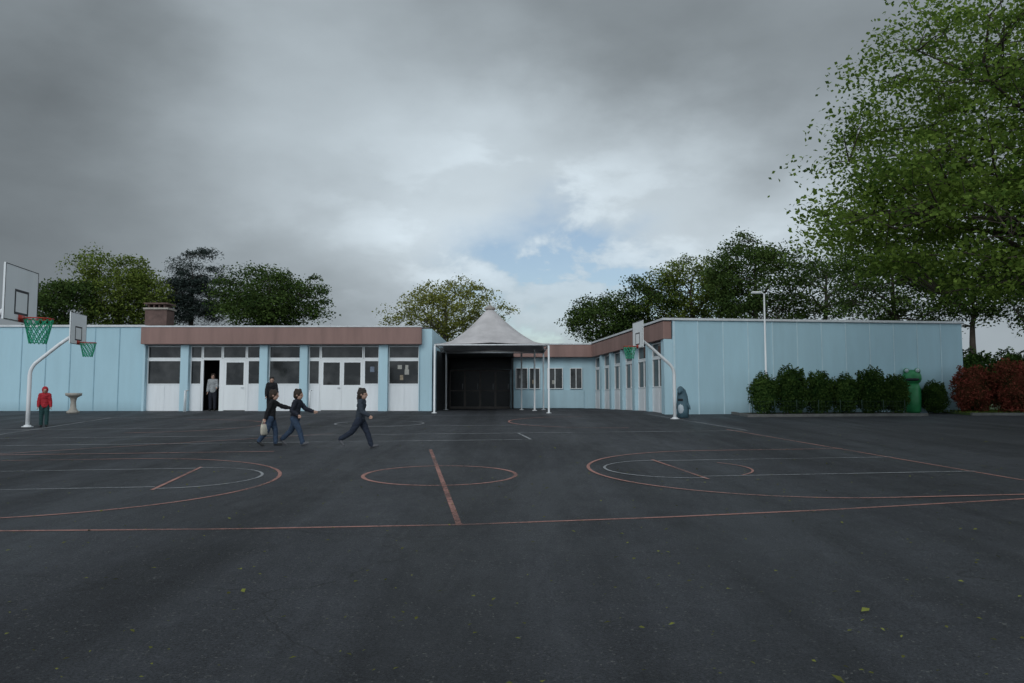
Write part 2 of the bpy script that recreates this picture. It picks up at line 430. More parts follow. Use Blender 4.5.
# ---- right wing
LW=12.4;DW=13.5
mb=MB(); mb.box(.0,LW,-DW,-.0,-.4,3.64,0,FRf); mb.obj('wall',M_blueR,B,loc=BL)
mb=MB(); 
i=1
while i*1.04<LW-.2:
    c=i*1.04; mb.box(c-.022,c+.022,.0,.018,-.3,3.63,0,FRf); i+=1
mb.box(.02,.1,.0,.016,-.3,3.63,0,FRf)
mb.obj('panel_joint',M_seam,B,loc=BL)
mb=MB(); mb.box(-.42,LW+.08,-DW-.1,.07,3.643,3.73,0,FRf); mb.obj('coping',M_coping,B,loc=BL)
mb=MB(); mb.box(-.0,DW,.05,.38,2.9,3.60,0,FRs); mb.obj('fascia',M_fascia,B,loc=BL,bevel=.01)
mb=MB(); mb.box(0,.12,.003,.36,-.3,2.89,0,FRs); mb.obj('column',M_bluecol,B,loc=BL)
nb=6; bw=(DW-.2)/nb
FS2=lambda s,o,z:FRs(s,o+.22,z)
for i in range(nb):
    s0=.2+i*bw
    mb=MB(); mb.box(s0-.003,s0+.4,.003,.30,-.3,2.89,0,FRs); mb.obj('column',M_bluecol,B,loc=BL)
    a=s0+.41;b=s0+bw-.01
    window(FS2,a,b,ZT0,2.85,B,BL)
    window(FS2,a,b,1.0,ZT0-.06,B,BL,0,1)
    lowpanel(FS2,a,b,-.2,.99,B,BL,2)
    mb=MB();mb.box(a,b,-.17,-.1,ZT0-.057,ZT0-.003,0,FS2);mb.obj('mullion',M_white,B,loc=BL)
# ---- link block
mb=MB(); mb.box(-3.45,5.2,-3,-.2,-.1,3.55,0,FK); mb.obj('wall',M_bluecol,B,loc=BL)
mb=MB(); mb.box(-3.45,4.85,-.19,.3,2.9,3.6,0,FK); mb.obj('fascia',M_fascia,B,loc=BL,bevel=.01)
mb=MB(); mb.box(-3.45,4.85,-3,.33,3.603,3.67,0,FK); mb.obj('coping',M_coping,B,loc=BL)
for a,b in [(.2,.9),(.98,1.6),(2.0,2.9),(3.3,4.0)]:
    window(FK,a,b,1.1,2.3,B,BL,1 if a<3 else 0,1)
mb=MB();mb.box(.1,4.1,-.19,-.13,0.02,1.05,0,FK);mb.obj('lower_panel',M_bluecol,B,loc=BL)
# ---- entrance porch
FP=frame(0,42.6,1,0,0,-1)
mb=MB();mb.box(-3.45,.08,-1.7,4.9,2.75,3.0,0,FP);mb.obj('porch_shade_roof',M_roof,B,loc=BL)  # roof slab added over the entrance to keep it dark
mb=MB();mb.box(-.04,.08,-1.7,1.2,0,2.74,0,FP);mb.box(-3.46,-3.40,-1.7,6.5,0,2.74,0,FP);mb.obj('porch_dark_lining',M_dark,B,loc=BL)  # dark side walls added with the slab to deepen the entrance shade
for i in range(4):
    s0=-3.39+i*.83
    mb=MB();mb.box(s0+.05,s0+.77,-.14,-.12,.05,2.1,0,FP);w=mb.obj('door',M_dglass,B,loc=BL)
    mb=MB();mb.box(s0,s0+.05,-.18,-.08,0,2.12,0,FP);mb.box(s0+.775,s0+.825,-.18,-.08,0,2.12,0,FP);mb.box(s0+.05,s0+.775,-.178,-.082,.0,.12,0,FP);mb.box(s0+.05,s0+.775,-.178,-.082,2.02,2.12,0,FP);mb.box(s0+.05,s0+.775,-.178,-.082,.95,1.0,0,FP)
    mb.obj('frame',M_dframe,w)
    mb=MB();mb.tube([FP(s0+.7,-.09,1.05),FP(s0+.7,-.05,1.05),FP(s0+.7,-.05,1.35),FP(s0+.7,-.09,1.35)],.012,6);mb.obj('handle',M_metal,w)
mb=MB();mb.box(-3.39,-.04,-.16,-.12,2.13,2.745,0,FP);mb.obj('window',M_dglass,B,loc=BL)

# ------------------------------------------------------------------ tent canopy
TX0,TX1,TY0,TY1=-3.16,1.50,32.0,37.4
T=empty('tent_canopy',((TX0+TX1)/2,(TY0+TY1)/2,0),'white peaked fabric canopy on slim white posts over school entrance','canopy')
TL=(-(TX0+TX1)/2,-(TY0+TY1)/2,0)
M_fab=mat('canopy_fabric',(.53,.50,.50),.75,.2,1.2)
mb=MB(); n=64; m=18; cx,cy=(TX0+TX1)/2-.15,(TY0+TY1)/2; hx,hy=(TX1-TX0)/2+.02,(TY1-TY0)/2+.02
vs=[];fs=[]
for j in range(m+1):
    t=j/m
    for i in range(n):
        a=2*math.pi*i/n
        c,s=math.cos(a),math.sin(a); k=1/max(abs(c),abs(s))
        w=t**.6
        ex=c*k*(1-w)+c*w; ey=s*k*(1-w)+s*w
        rr=(1-t)+.05*t
        mid=1-abs(math.sin(2*a))
        scal=1-.05*mid*(1-t)**4
        z=2.76+ (1.76)*(.30*t+.70*t**1.55) + .08*(1-t)**3*mid - .04*math.sin(t*math.pi)*abs(math.cos(4*a))
        vs.append((cx+.15*(1-t)+ex*hx*rr*scal,cy+ey*hy*rr*scal,z))
for j in range(m):
    for i in range(n):
        a=j*n+i;b=j*n+(i+1)%n
        fs.append((a,b,b+n,a+n))
mb.add(vs,fs)
o=mb.obj('fabric_roof',M_fab,T,True,loc=TL); sm=o.modifiers.new('s','SOLIDIFY'); sm.thickness=.015
mb=MB();mb.lathe([(.20,4.46),(.25,4.49),(.25,4.57),(.12,4.63),(.03,4.70)],16,(cx,cy));mb.obj('peak_cap',M_stone,T,True,loc=TL)
mb=MB()
for a,b in [((TX0,TY0),(TX1,TY0)),((TX1,TY0),(TX1,TY1)),((TX1,TY1),(TX0,TY1)),((TX0,TY1),(TX0,TY0))]:
    mb.tube([(a[0],a[1],2.72),(b[0],b[1],2.72)],.03,8)
mb.obj('edge_beam',M_pole,T,True,loc=TL)
for (x,y) in [(TX0,TY0),(TX1,TY0),(TX0+.02,TY1),(TX1,TY1),(.45,37.2),(1.0,34.7)]:
    mb=MB();mb.lathe([(.11,gz(y)),(.11,gz(y)+.03),(.04,gz(y)+.035),(.04,2.69)],12,(x,y));mb.obj('post',M_pole,T,True,loc=TL)

# ------------------------------------------------------------------ basketball hoops
def hoop_parts():
    P={}
    mb=MB()
    pts=[(0,0,-.1),(0,0,.8),(0,0,1.55)]
    for i in range(1,8):
        a=i/7*R(52); pts.append((.55*(1-math.cos(a)),0,1.55+.55*math.sin(a)))
    pts.append((.8,0,2.5)) ; pts.append((1.22,0,2.82))
    mb.tube(pts,[.06]*3+[.055]*9,12)
    mb.lathe([(.16,0.0),(.16,.02),(.10,.03),(.10,.06)],14)
    P['pole']=(mb,M_pole,True)
    mb=MB()
    mb.box(1.30,1.33,-.6,.6,2.5,3.45,0)
    mb.box(1.2,1.30,-.3,.3,2.78,2.84,2);mb.box(1.2,1.298,-.03,.03,2.6,3.3,2)
    def rect(y0,y1,z0,z1,t,mi):
        e=1.3335
        mb.box(1.3301,e,y0,y1,z0,z0+t,mi);mb.box(1.3301,e,y0,y1,z1-t,z1,mi)
        mb.box(1.3301,e,y0,y0+t,z0+t,z1-t,mi);mb.box(1.3301,e,y1-t,y1,z0+t,z1-t,mi)
    rect(-.595,.595,2.505,3.445,.012,1);rect(-.25,.25,2.62,3.05,.04,1)
    P['backboard']=(mb,[M_white,M_black,M_metal],False)
    mb=MB()
    ring=[(1.62+.225*math.cos(2*math.pi*i/24),.225*math.sin(2*math.pi*i/24),2.56) for i in range(25)]
    mb.tube(ring,.012,6)
    mb.tube([(1.33,.1,2.56),(1.42,.1,2.56)],.012,6);mb.tube([(1.33,-.1,2.56),(1.42,-.1,2.56)],.012,6)
    mb.box(1.334,1.35,-.1,.1,2.5,2.62)
    P['rim']=(mb,M_red,True)
    mb=MB()
    N=12;rows=5
    def pt(i,j):
        t=j/rows; r=.22*(1-t)+.13*t+.0; a=2*math.pi*(i+.5*(j%2))/N
        return (1.62+r*math.cos(a),r*math.sin(a),2.55-.42*t)
    for j in range(rows):
        for i in range(N):
            if j%2==0: prs=[(i,i),(i,i-1)]
            else: prs=[(i,i),(i,i+1)]
            for a,b in prs: mb.tube([pt(a,j),pt(b,j+1)],.009,4)
    P['net']=(mb,M_green,False)
    return P
HP=hoop_parts()
first=None
specs=[((-9.82,13.32),R(8),'white basketball hoop with green net, standing on the asphalt court'),
       ((-14.57,23.7),R(8),'white curved-pole basketball hoop with green net near the panel wall'),
       ((5.77,27.9),R(188),'white curved-pole basketball hoop beside the blue building corner')]
kids=[]
for i,(p,rot,lab) in enumerate(specs):
    if i==0:
        e=empty('basketball_hoop',(p[0],p[1],gz(p[1])),lab,'basketball hoop',rot,'basketball hoops around the court')
        first=e
        for k,(mb,m,sm) in HP.items(): kids.append(mb.obj(k,m,e,sm))
    else:
        e=first.copy();COL.objects.link(e);e.location=(p[0],p[1],gz(p[1]));e.rotation_euler=(0,0,rot);e['label']=lab
        for k in kids:
            c=k.copy();COL.objects.link(c);c.parent=e

LPx,LPy=10.04,31.0
e=empty('street_lamp',(LPx,LPy,gz(LPy)),'slim white street lamp post behind the green hedge','street lamp')
mb=MB();mb.lathe([(.07,0),(.07,.6),(.045,.62),(.03,4.80)],14);mb.tube([(0,0,4.78),(-.12,0,4.83)],.025,8);mb.obj('pole',M_pole,e,True)
mb=MB();mb.box(-.5,-.1,-.1,.1,4.80,4.88);mb.obj('lamp_head',M_pole,e,bevel=.03)

px_,py_=-17.85,32.0
mb=MB();mb.lathe([(.24,0),(.24,.08),(.17,.12),(.12,.2),(.10,.45),(.13,.62),(.22,.68),(.30,.72),(.31,.82),(.26,.82),(.2,.76),(.02,.75)],20)
o=mb.obj('drinking_fountain',M_stone,None,True,loc=(px_,py_,gz(py_)));tag(o,'grey stone pedestal drinking fountain in front of the blue wall','drinking fountain')

# ------------------------------------------------------------------ litter bins
M_teal=mat('teal_plastic',(.08,.15,.19),.4,.15,4);M_pale=mat('pale_plastic',(.5,.56,.60),.45,.1,4);M_gr=mat('green_plastic',(.03,.22,.08),.4,.15,4)
bx,by=6.22,28.7
e=empty('litter_bin',(bx,by,gz(by)),'teal animal-shaped litter bin with pale belly near the building corner','litter bin',R(235));e.scale=(.88,.88,1.02)
mb=MB()
mb.tube([(-.03,0,0),(-.04,0,.25),(-.03,0,.5),(.0,0,.75),(.08,0,.93),(.2,0,.99),(.31,0,.94),(.38,0,.87)],[.23,.25,.25,.22,.18,.14,.08,.05],18)
mb.ell((-.03,.25,.45),(.09,.04,.18),Matrix.Rotation(R(25),3,'X'));mb.ell((-.03,-.25,.45),(.09,.04,.18),Matrix.Rotation(R(-25),3,'X'))
mb.ell((-.2,0,.88),(.11,.03,.12));mb.obj('bin_body',M_teal,e,True)
mb=MB();mb.ell((.05,0,.34),(.19,.18,.33));mb.obj('belly',M_pale,e,True)
mb=MB();mb.box(.17,.235,-.11,.11,.60,.68);mb.obj('opening_fill',M_black,e,bevel=.02)  # solid black slot stands in for the shade inside the bin
mb=MB();mb.ell((.2,.12,1.0),(.022,.022,.022));mb.ell((.2,-.12,1.0),(.022,.022,.022));mb.obj('eye',M_black,e,True)
fx,fy=16.35,32.1
e=empty('litter_bin',(fx,fy,gz(fy)),'green frog-shaped litter bin with bulging pale eyes beside hedge','litter bin',R(-110));e.scale=(1.1,1.1,1.2)
mb=MB();mb.lathe([(.22,0),(.28,.06),(.31,.4),(.30,.8),(.25,1.0)],20);mb.ell((.03,0,1.2),(.3,.34,.28));mb.ell((.1,.18,1.42),(.11,.11,.11));mb.ell((.1,-.18,1.42),(.11,.11,.11));mb.obj('bin_body',M_gr,e,True)
mb=MB();mb.ell((.19,.18,1.44),(.06,.07,.07));mb.ell((.19,-.18,1.44),(.06,.07,.07));mb.obj('eye',M_pale,e,True)
mb=MB();mb.ell((.24,0,1.14),(.1,.24,.07));mb.obj('opening_fill',M_black,e,True)  # black ellipsoid stands in for the shaded inside of the mouth

for i,x in enumerate((-13.75,-8.55)):
    mb=MB();y=33.15;z=gz(y)
    mb.tube([(x,y,z),(x,y,z+.85),(x+.03,y-.02,z+.9),(x+.12,y-.1,z+.9),(x+.15,y-.5,z+.88),(x+.15,y-.52,z)],.025,8)
    mb.tube([(x+.01,y-.02,z+.45),(x+.15,y-.5,z+.45)],.015,6)
    o=mb.obj('handrail',M_pole,None,True);tag(o,'small white tubular handrail by the classroom doors','handrail','white handrails by the doors')

# ------------------------------------------------------------------ vegetation
def leafmesh(name,P,S,seed,up=.4,aspect=.55,matl=None,extra=None):
    rg=np.random.RandomState(seed); n=len(P)
    nrm=rg.normal(size=(n,3)); nrm[:,2]=np.abs(nrm[:,2])+up; nrm/=np.linalg.norm(nrm,axis=1)[:,None]
    a=rg.normal(size=(n,3)); t=np.cross(nrm,a); t/=np.linalg.norm(t,axis=1)[:,None]; b=np.cross(nrm,t)
    s=S[:,None]
    v=np.empty((n,4,3)); v[:,0]=P-t*s*.5; v[:,1]=P+b*s*.5*aspect+nrm*s*.08; v[:,2]=P+t*s*.5; v[:,3]=P-b*s*.5*aspect+nrm*s*.08
    verts=v.reshape(-1,3)
    me=bpy.data.meshes.new(name)
    ev,ef=(extra if extra else ([],[]))
    nv=n*4+len(ev); ne=len(ef)
    me.vertices.add(nv)
    allv=np.concatenate([verts,np.array(ev).reshape(-1,3)]) if len(ev) else verts
    me.vertices.foreach_set('co',allv.astype(np.float32).ravel())
    me.loops.add(n*4+ne*4)
    li=np.arange(n*4,dtype=np.int32)
    if ne: li=np.concatenate([li,(np.array(ef,dtype=np.int32)+n*4).ravel()])
    me.loops.foreach_set('vertex_index',li)
    me.polygons.add(n+ne)
    me.polygons.foreach_set('loop_start',np.arange(0,(n+ne)*4,4,dtype=np.int32))
    me.update(calc_edges=True); me.validate()
    at=me.attributes.new('rnd','FLOAT','FACE')
    rv=rg.rand(len(me.polygons)); 
    if ne: rv[n:]=0
    at.data.foreach_set('value',rv.astype(np.float32))
    me.materials.append(matl)
    return me

def tree(name,label,loc,trunk_h,tr,cz,rx,ry,rzu,rzl,ncl,nlf,ls,cr,lm,bark,seed,lean=(0,0),flat=.5,inner=.35,group=None,cat='tree',zmin=None,aspect=.55,nmain=9,barefrac=0,xlim=None):
    rg=np.random.RandomState(seed)
    lob=rg.normal(size=(12,3)); lob/=np.linalg.norm(lob,axis=1)[:,None]; la=rg.uniform(.05,.38,12)
    C=[]
    while len(C)<ncl:
        d=rg.normal(size=3); d/=np.linalg.norm(d)
        f=.78+sum(la[k]*max(0,lob[k]@d)**7 for k in range(12))-.12*rg.rand()
        r=(inner**2+(1-inner**2)*rg.rand()**.8)**.5*f
        p=d*r*np.array([rx,ry,rzu if d[2]>0 else rzl])
        if xlim is not None and p[0]>xlim: continue
        C.append(p)
    C=np.array(C); C[:,0]+=lean[0];C[:,1]+=lean[1];C[:,2]+=cz
    e=empty(name,loc,label,cat,0,group)
    mb=MB()
    top=Vector((lean[0]*.8,lean[1]*.8,cz+rzu*.35)); tp=[]
    nseg=8
    for i in range(nseg+1):
        t=i/nseg; w=Vector((rg.normal()*.08*rx*.2,rg.normal()*.08*rx*.2,0)) if 0<i else Vector((0,0,0))
        tp.append(Vector((top.x*t**1.5,top.y*t**1.5,top.z*t-.1*(1-t)))+w)
    trad=[tr*(1.35 if i==0 else 1)*(1-.85*i/nseg) for i in range(nseg+1)]
    mb.tube(tp,trad,9)
    def trunkpt(z):
        for i in range(nseg):
            if tp[i+1].z>=z:
                f=(z-tp[i].z)/(tp[i+1].z-tp[i].z+1e-6); return tp[i].lerp(tp[i+1],f),trad[i]*(1-f)+trad[i+1]*f
        return tp[-1],trad[-1]
    mains=[]
    for k in range(nmain):
        c=Vector(C[rg.randint(len(C))]); 
        hz=max(trunk_h,min(top.z*.95,c.z-rg.uniform(.15,.5)*(abs(c.x-lean[0])+abs(c.y-lean[1]))))
        b,br=trunkpt(hz); ln=(c-b).length; mid=b.lerp(c,.5)+Vector((0,0,.12*ln))
        pts=[b,b.lerp(mid,.5)+Vector(rg.normal(size=3)*.04*ln),mid+Vector(rg.normal(size=3)*.04*ln),mid.lerp(c,.5)+Vector(rg.normal(size=3)*.04*ln),c]
        r0=min(br*.8,tr*.5)*(.5+.5*min(1,ln/rx)) ; mb.tube(pts,[r0,r0*.7,r0*.45,r0*.28,r0*.1],6)
        mains.append(pts)
    nodes=[(p) for m in mains for p in m[1:]]+tp[3:]
    for c in C:
        c=Vector(c)
        q=min(nodes,key=lambda p:(p-c).length+ (1.5 if p.z>c.z+.5 else 0))
        L_=(q-c).length
        if L_<.1: continue
        m1=q.lerp(c,.35)+Vector(rg.normal(size=3)*.07*L_)+Vector((0,0,.06*L_));m2=q.lerp(c,.7)+Vector(rg.normal(size=3)*.07*L_)
        r0=.010+.009*L_; mb.tube([q,m1,m2,c],[r0,r0*.7,r0*.45,r0*.15],4,cap=False)
    mb.obj('trunk',bark,e,True)
    keep=C[rg.rand(len(C))>=barefrac]
    n=len(keep)*nlf
    cidx=np.repeat(np.arange(len(keep)),nlf)
    crs=rg.uniform(.55,1.4,len(keep))*cr
    g=rg.normal(size=(n,3)); g/=np.linalg.norm(g,axis=1)[:,None]; g*=(rg.rand(n)**.5)[:,None]*(1+.35*rg.rand(n)**6)[:,None]
    g[:,2]*=flat
    P=keep[cidx]+g*crs[cidx][:,None]
    P[:,2]-=.2*(np.hypot(g[:,0],g[:,1])**2)*crs[cidx]
    if zmin is not None: P=P[P[:,2]>zmin]
    S=rg.uniform(.6,1.3,len(P))*ls
    me=leafmesh('crown',P,S,seed+1,matl=lm,aspect=aspect)
    o=bpy.data.objects.new('crown',me);COL.objects.link(o);o.parent=e
    return e

G='trees behind the school'
def bt(px,D,pr,ytop,ybot,lm,label,seed,ncl=150,nlf=70,ls=.16,cr=.95,name='leafy_tree',bark=M_bark,aspect=.75,**kw):
    s=784/D; X=(px-512)/s; rx=pr/s; zt=.47+(400-ytop)/s; zb=.47+(400-ybot)/s
    cz=(zt*.55+zb*.45); 
    return tree(name,label,(X,D,0),max(1.5,zb*.8),.045*zt*.6+.05,cz,rx*1.05,rx*.9,(zt-cz)*1.1,(cz-zb),ncl,nlf,ls,cr,lm,bark,seed,group=G,aspect=aspect,**kw)
bt(116,52,52,248,345,LF_mid,'broad olive-green tree rising behind the school roof',11,170,125)
bt(62,50,38,277,345,LF_dark,'low dark green tree behind the blue wall',12,95,110)
bt(190,54,34,252,340,LF_pine,'dark blue-green pine with flat foliage layers',13,100,190,.24,.85,name='pine_tree',aspect=.22,flat=.4,inner=.2)
bt(268,52,54,264,345,LF_dark,'rounded dark green tree behind the classroom roof',14,180,125)
bt(445,58,64,277,352,LF_yel,'spring tree with sparse yellow-green leaves behind canopy',15,200,70,.16,.85,bark=M_barkg,nmain=14,barefrac=.03)
bt(604,58,42,290,350,LF_dark,'dark green tree behind the link roof',16,120,115)
bt(650,57,36,270,350,LF_dark,'dark green tree between larger trees behind the roof',26,100,115)
bt(692,56,46,252,340,LF_mid,'tall green tree with open crown and visible limbs',17,140,95,nmain=12)
bt(757,50,62,229,340,LF_dark,'large dark green tree behind the blue panel wing',18,220,105,nmain=12)
bt(828,52,46,246,335,LF_dark,'thinly leafed tree with bare branches showing',19,130,60,.16,.8,bark=M_barkg,nmain=16,barefrac=.15)
bt(895,46,66,235,338,LF_dark,'dense dark tree behind the panel wing',20,190,85)
bt(975,44,52,255,330,LF_dark,'green tree on slim stems beside the building',21,120,70,nmain=12)
bt(1050,42,56,235,345,LF_dark,'dark tree beyond the red shrubs',22,130,70)
tree('leafy_tree','large spreading tree with bright green layered leaves over the yard',(18.0,21,gz(21)),2.6,.34,7.0,11.6,7.0,9.6,3.7,880,150,.125,1.0,LF_big,M_bark,31,lean=(-.4,0),flat=.34,inner=.3,nmain=60,aspect=.7,xlim=3.5)

def shrubmesh(name,rx,ry,h,n,ls,lm,seed,box=.5):
    rg=np.random.RandomState(seed)
    d=rg.normal(size=(n,3)); d/=np.linalg.norm(d,axis=1)[:,None]
    p=np.sign(d)*np.abs(d)**box
    r=.72+.3*rg.rand(n)
    lump=np.array([mnoise.noise(Vector(x)*2.2+Vector((seed,0,0)))+.5*mnoise.noise(Vector(x)*5+Vector((seed,3,0))) for x in d])*.3
    P=p*(r+lump)[:,None]*np.array([rx,ry,h/2]); P[:,2]+=h/2
    P=P[P[:,2]>.03]
    S=rg.uniform(.6,1.4,len(P))*ls
    mb=MB();mb.ell((0,0,h*.48),(rx*.74,ry*.74,h*.40))
    return leafmesh(name,P,S,seed,up=.2,matl=lm,extra=(mb.v,mb.f))
hm=[shrubmesh('hedge_shrub',.60,.6,1.6,5200,.085,LF_hedge,s,.95) for s in (1,2,3)]
hy=30.2
for i,x in enumerate([9.7,10.78,11.9,12.95,14.05,15.05]):
    y=hy+.1133*(x-9.4)
    o=bpy.data.objects.new('hedge_shrub',hm[i%3]);COL.objects.link(o);o.location=(x,y,gz(y)+.03);o.rotation_euler=(0,0,rnd.uniform(-.4,.4)+(math.pi if i>2 else 0))
    s=[.94,1.06,.92,1.02,1.06,.86][i];o.scale=(s,s,[1.0,1.14,1.04,.97,1.1,.96][i])
    tag(o,'clipped dark green shrub in the kerbed planting bed','shrub','clipped hedge shrubs in front of the wing')
for x,y,s in [(17.15,31.9,.80),(19.9,35.5,1.5),(21.4,36.4,1.7),(23.2,36.4,1.7)]:
    o=bpy.data.objects.new('green_shrub',hm[1]);COL.objects.link(o);o.location=(x,y,gz(y));o.scale=(s,s,s)
    tag(o,'rounded dark green shrub by the building corner','shrub')
rm=[shrubmesh('red_shrub',.78,.7,1.95,5200,.095,LF_red,s,.9) for s in (7,8)]
for i,(x,y,s) in enumerate([(18.4,31.4,.98),(19.7,31.0,1.08),(21.0,31.2,1.1)]):
    o=bpy.data.objects.new('red_shrub',rm[i%2]);COL.objects.link(o);o.location=(x,y,gz(y)+.02);o.scale=(s,s,s);o.rotation_euler=(0,0,i*1.3)
    tag(o,'bushy dark red-leaved shrub at the yard edge','shrub','red shrubs at the yard edge')
def slab(name,pts,dz,matl,thick=.3):
    mb=MB();n=len(pts)
    vs=[(p[0],p[1],gz(p[1])+dz) for p in pts]+[(p[0],p[1],gz(p[1])-thick) for p in pts]
    fs=[tuple(range(n))]+[(i,i+n,(i+1)%n+n,(i+1)%n) for i in range(n)]
    mb.add(vs,fs);o=mb.obj(name,matl);structure(o);return o
slab('planting_bed',[(8.85,29.3),(15.7,30.06),(15.7,32.0),(8.85,31.3)],.06,M_soil)
slab('kerb',[(8.72,29.16),(15.83,29.93),(15.83,30.06),(8.72,29.29)],.10,M_concrete)
slab('kerb',[(8.72,29.293),(8.84,29.303),(8.84,31.3),(8.72,31.3)],.10,M_concrete)
slab('planting_bed',[(17.7,30.4),(40,30.4),(40,33.8),(17.7,32.9)],.06,M_grass)
slab('kerb',[(17.7,30.26),(40,30.26),(40,30.39),(17.7,30.39)],.1,M_concrete)
rg=np.random.RandomState(3);n=5000
P=np.stack([rg.uniform(17.7,30,n),rg.uniform(30.45,33,n),np.zeros(n)],1);P[:,2]=[gz(y)+.1 for y in P[:,1]]
me=leafmesh('bed_grass',P,rg.uniform(.08,.16,n),3,up=-.3,aspect=.2,matl=LF_mid)
o=bpy.data.objects.new('bed_grass',me);COL.objects.link(o);o['kind']='stuff';tag(o,'short rough grass in the bed under red shrubs','grass')
mb=MB()
e=empty('wire_fence',(12,29.85,gz(29.85)),'low dark wire fence along the front of the hedge','fence')
for i in range(8):
    x=9.0+i*.86;y=29.42+.1105*(x-9)
    q=MB();q.tube([(x-12,y-29.85,gz(y)-gz(29.85)),(x-12,y-29.85,.62)],.015,6);q.obj('post',M_fence,e,True)
for z in (.2,.38,.56):
    mb.tube([(9.0-12,29.42-29.85,z),(9+.86*7-12,29.42+.1105*6.02-29.85,z)],.004,4)
x=9.0
while x<15.0:
    y=29.42+.1105*(x-9);mb.tube([(x-12,y-29.85,.1),(x-12,y-29.85,.58)],.003,4,cap=False);x+=.15
mb.obj('wire_mesh',M_fence,e)

rg=np.random.RandomState(9);n=1500
Y=2.4+rg.rand(n)**1.1*24;X=rg.uniform(-.75,.75,n)*Y
P=np.stack([X,Y,np.array([gz(y)+.02 for y in Y])],1)
me=leafmesh('fallen_leaves',P,rg.uniform(.015,.05,n)*(1+ (rg.rand(n)>.97)*.8),9,up=4,aspect=.6,matl=leafmat('leaf_litter',(.09,.09,.03),(.26,.28,.07),.2,5))
o=bpy.data.objects.new('fallen_leaves',me);COL.objects.link(o);o['kind']='stuff';tag(o,'small yellow-green leaves scattered over the wet asphalt','fallen leaves')

# ------------------------------------------------------------------ people
M_skin=mat('skin',(.46,.28,.21),.6,.08,20)
M_eye=mat('eye_dark',(.02,.015,.015),.3,.05,5);M_lip=mat('lip',(.3,.1,.09),.5,.05,5)
def remesh(mb,name,matl,vox,parent=None,smooth=3,wr=0):
    o=mb.obj(name,matl)
    r=o.modifiers.new('r','REMESH');r.mode='VOXEL';r.voxel_size=vox;r.use_smooth_shade=True
    s=o.modifiers.new('s','SMOOTH');s.factor=.5;s.iterations=smooth
    dg=bpy.context.evaluated_depsgraph_get();dg.update()
    me=bpy.data.meshes.new_from_object(o.evaluated_get(dg))
    me.name=name
    if not me.materials: me.materials.append(matl)
    o.modifiers.clear();o.data=me
    if wr:
        nn=[(v.co.copy(),v.normal.copy()) for v in me.vertices]
        for v,(c,nr) in zip(me.vertices,nn):
            a=mnoise.noise(Vector((c.x*13,c.y*13,c.z*26)))+.6*mnoise.noise(Vector((c.x*30+5,c.y*30,c.z*42)))
            v.co=c+nr*(a*wr+wr*.4)
    if parent:o.parent=parent
    return o
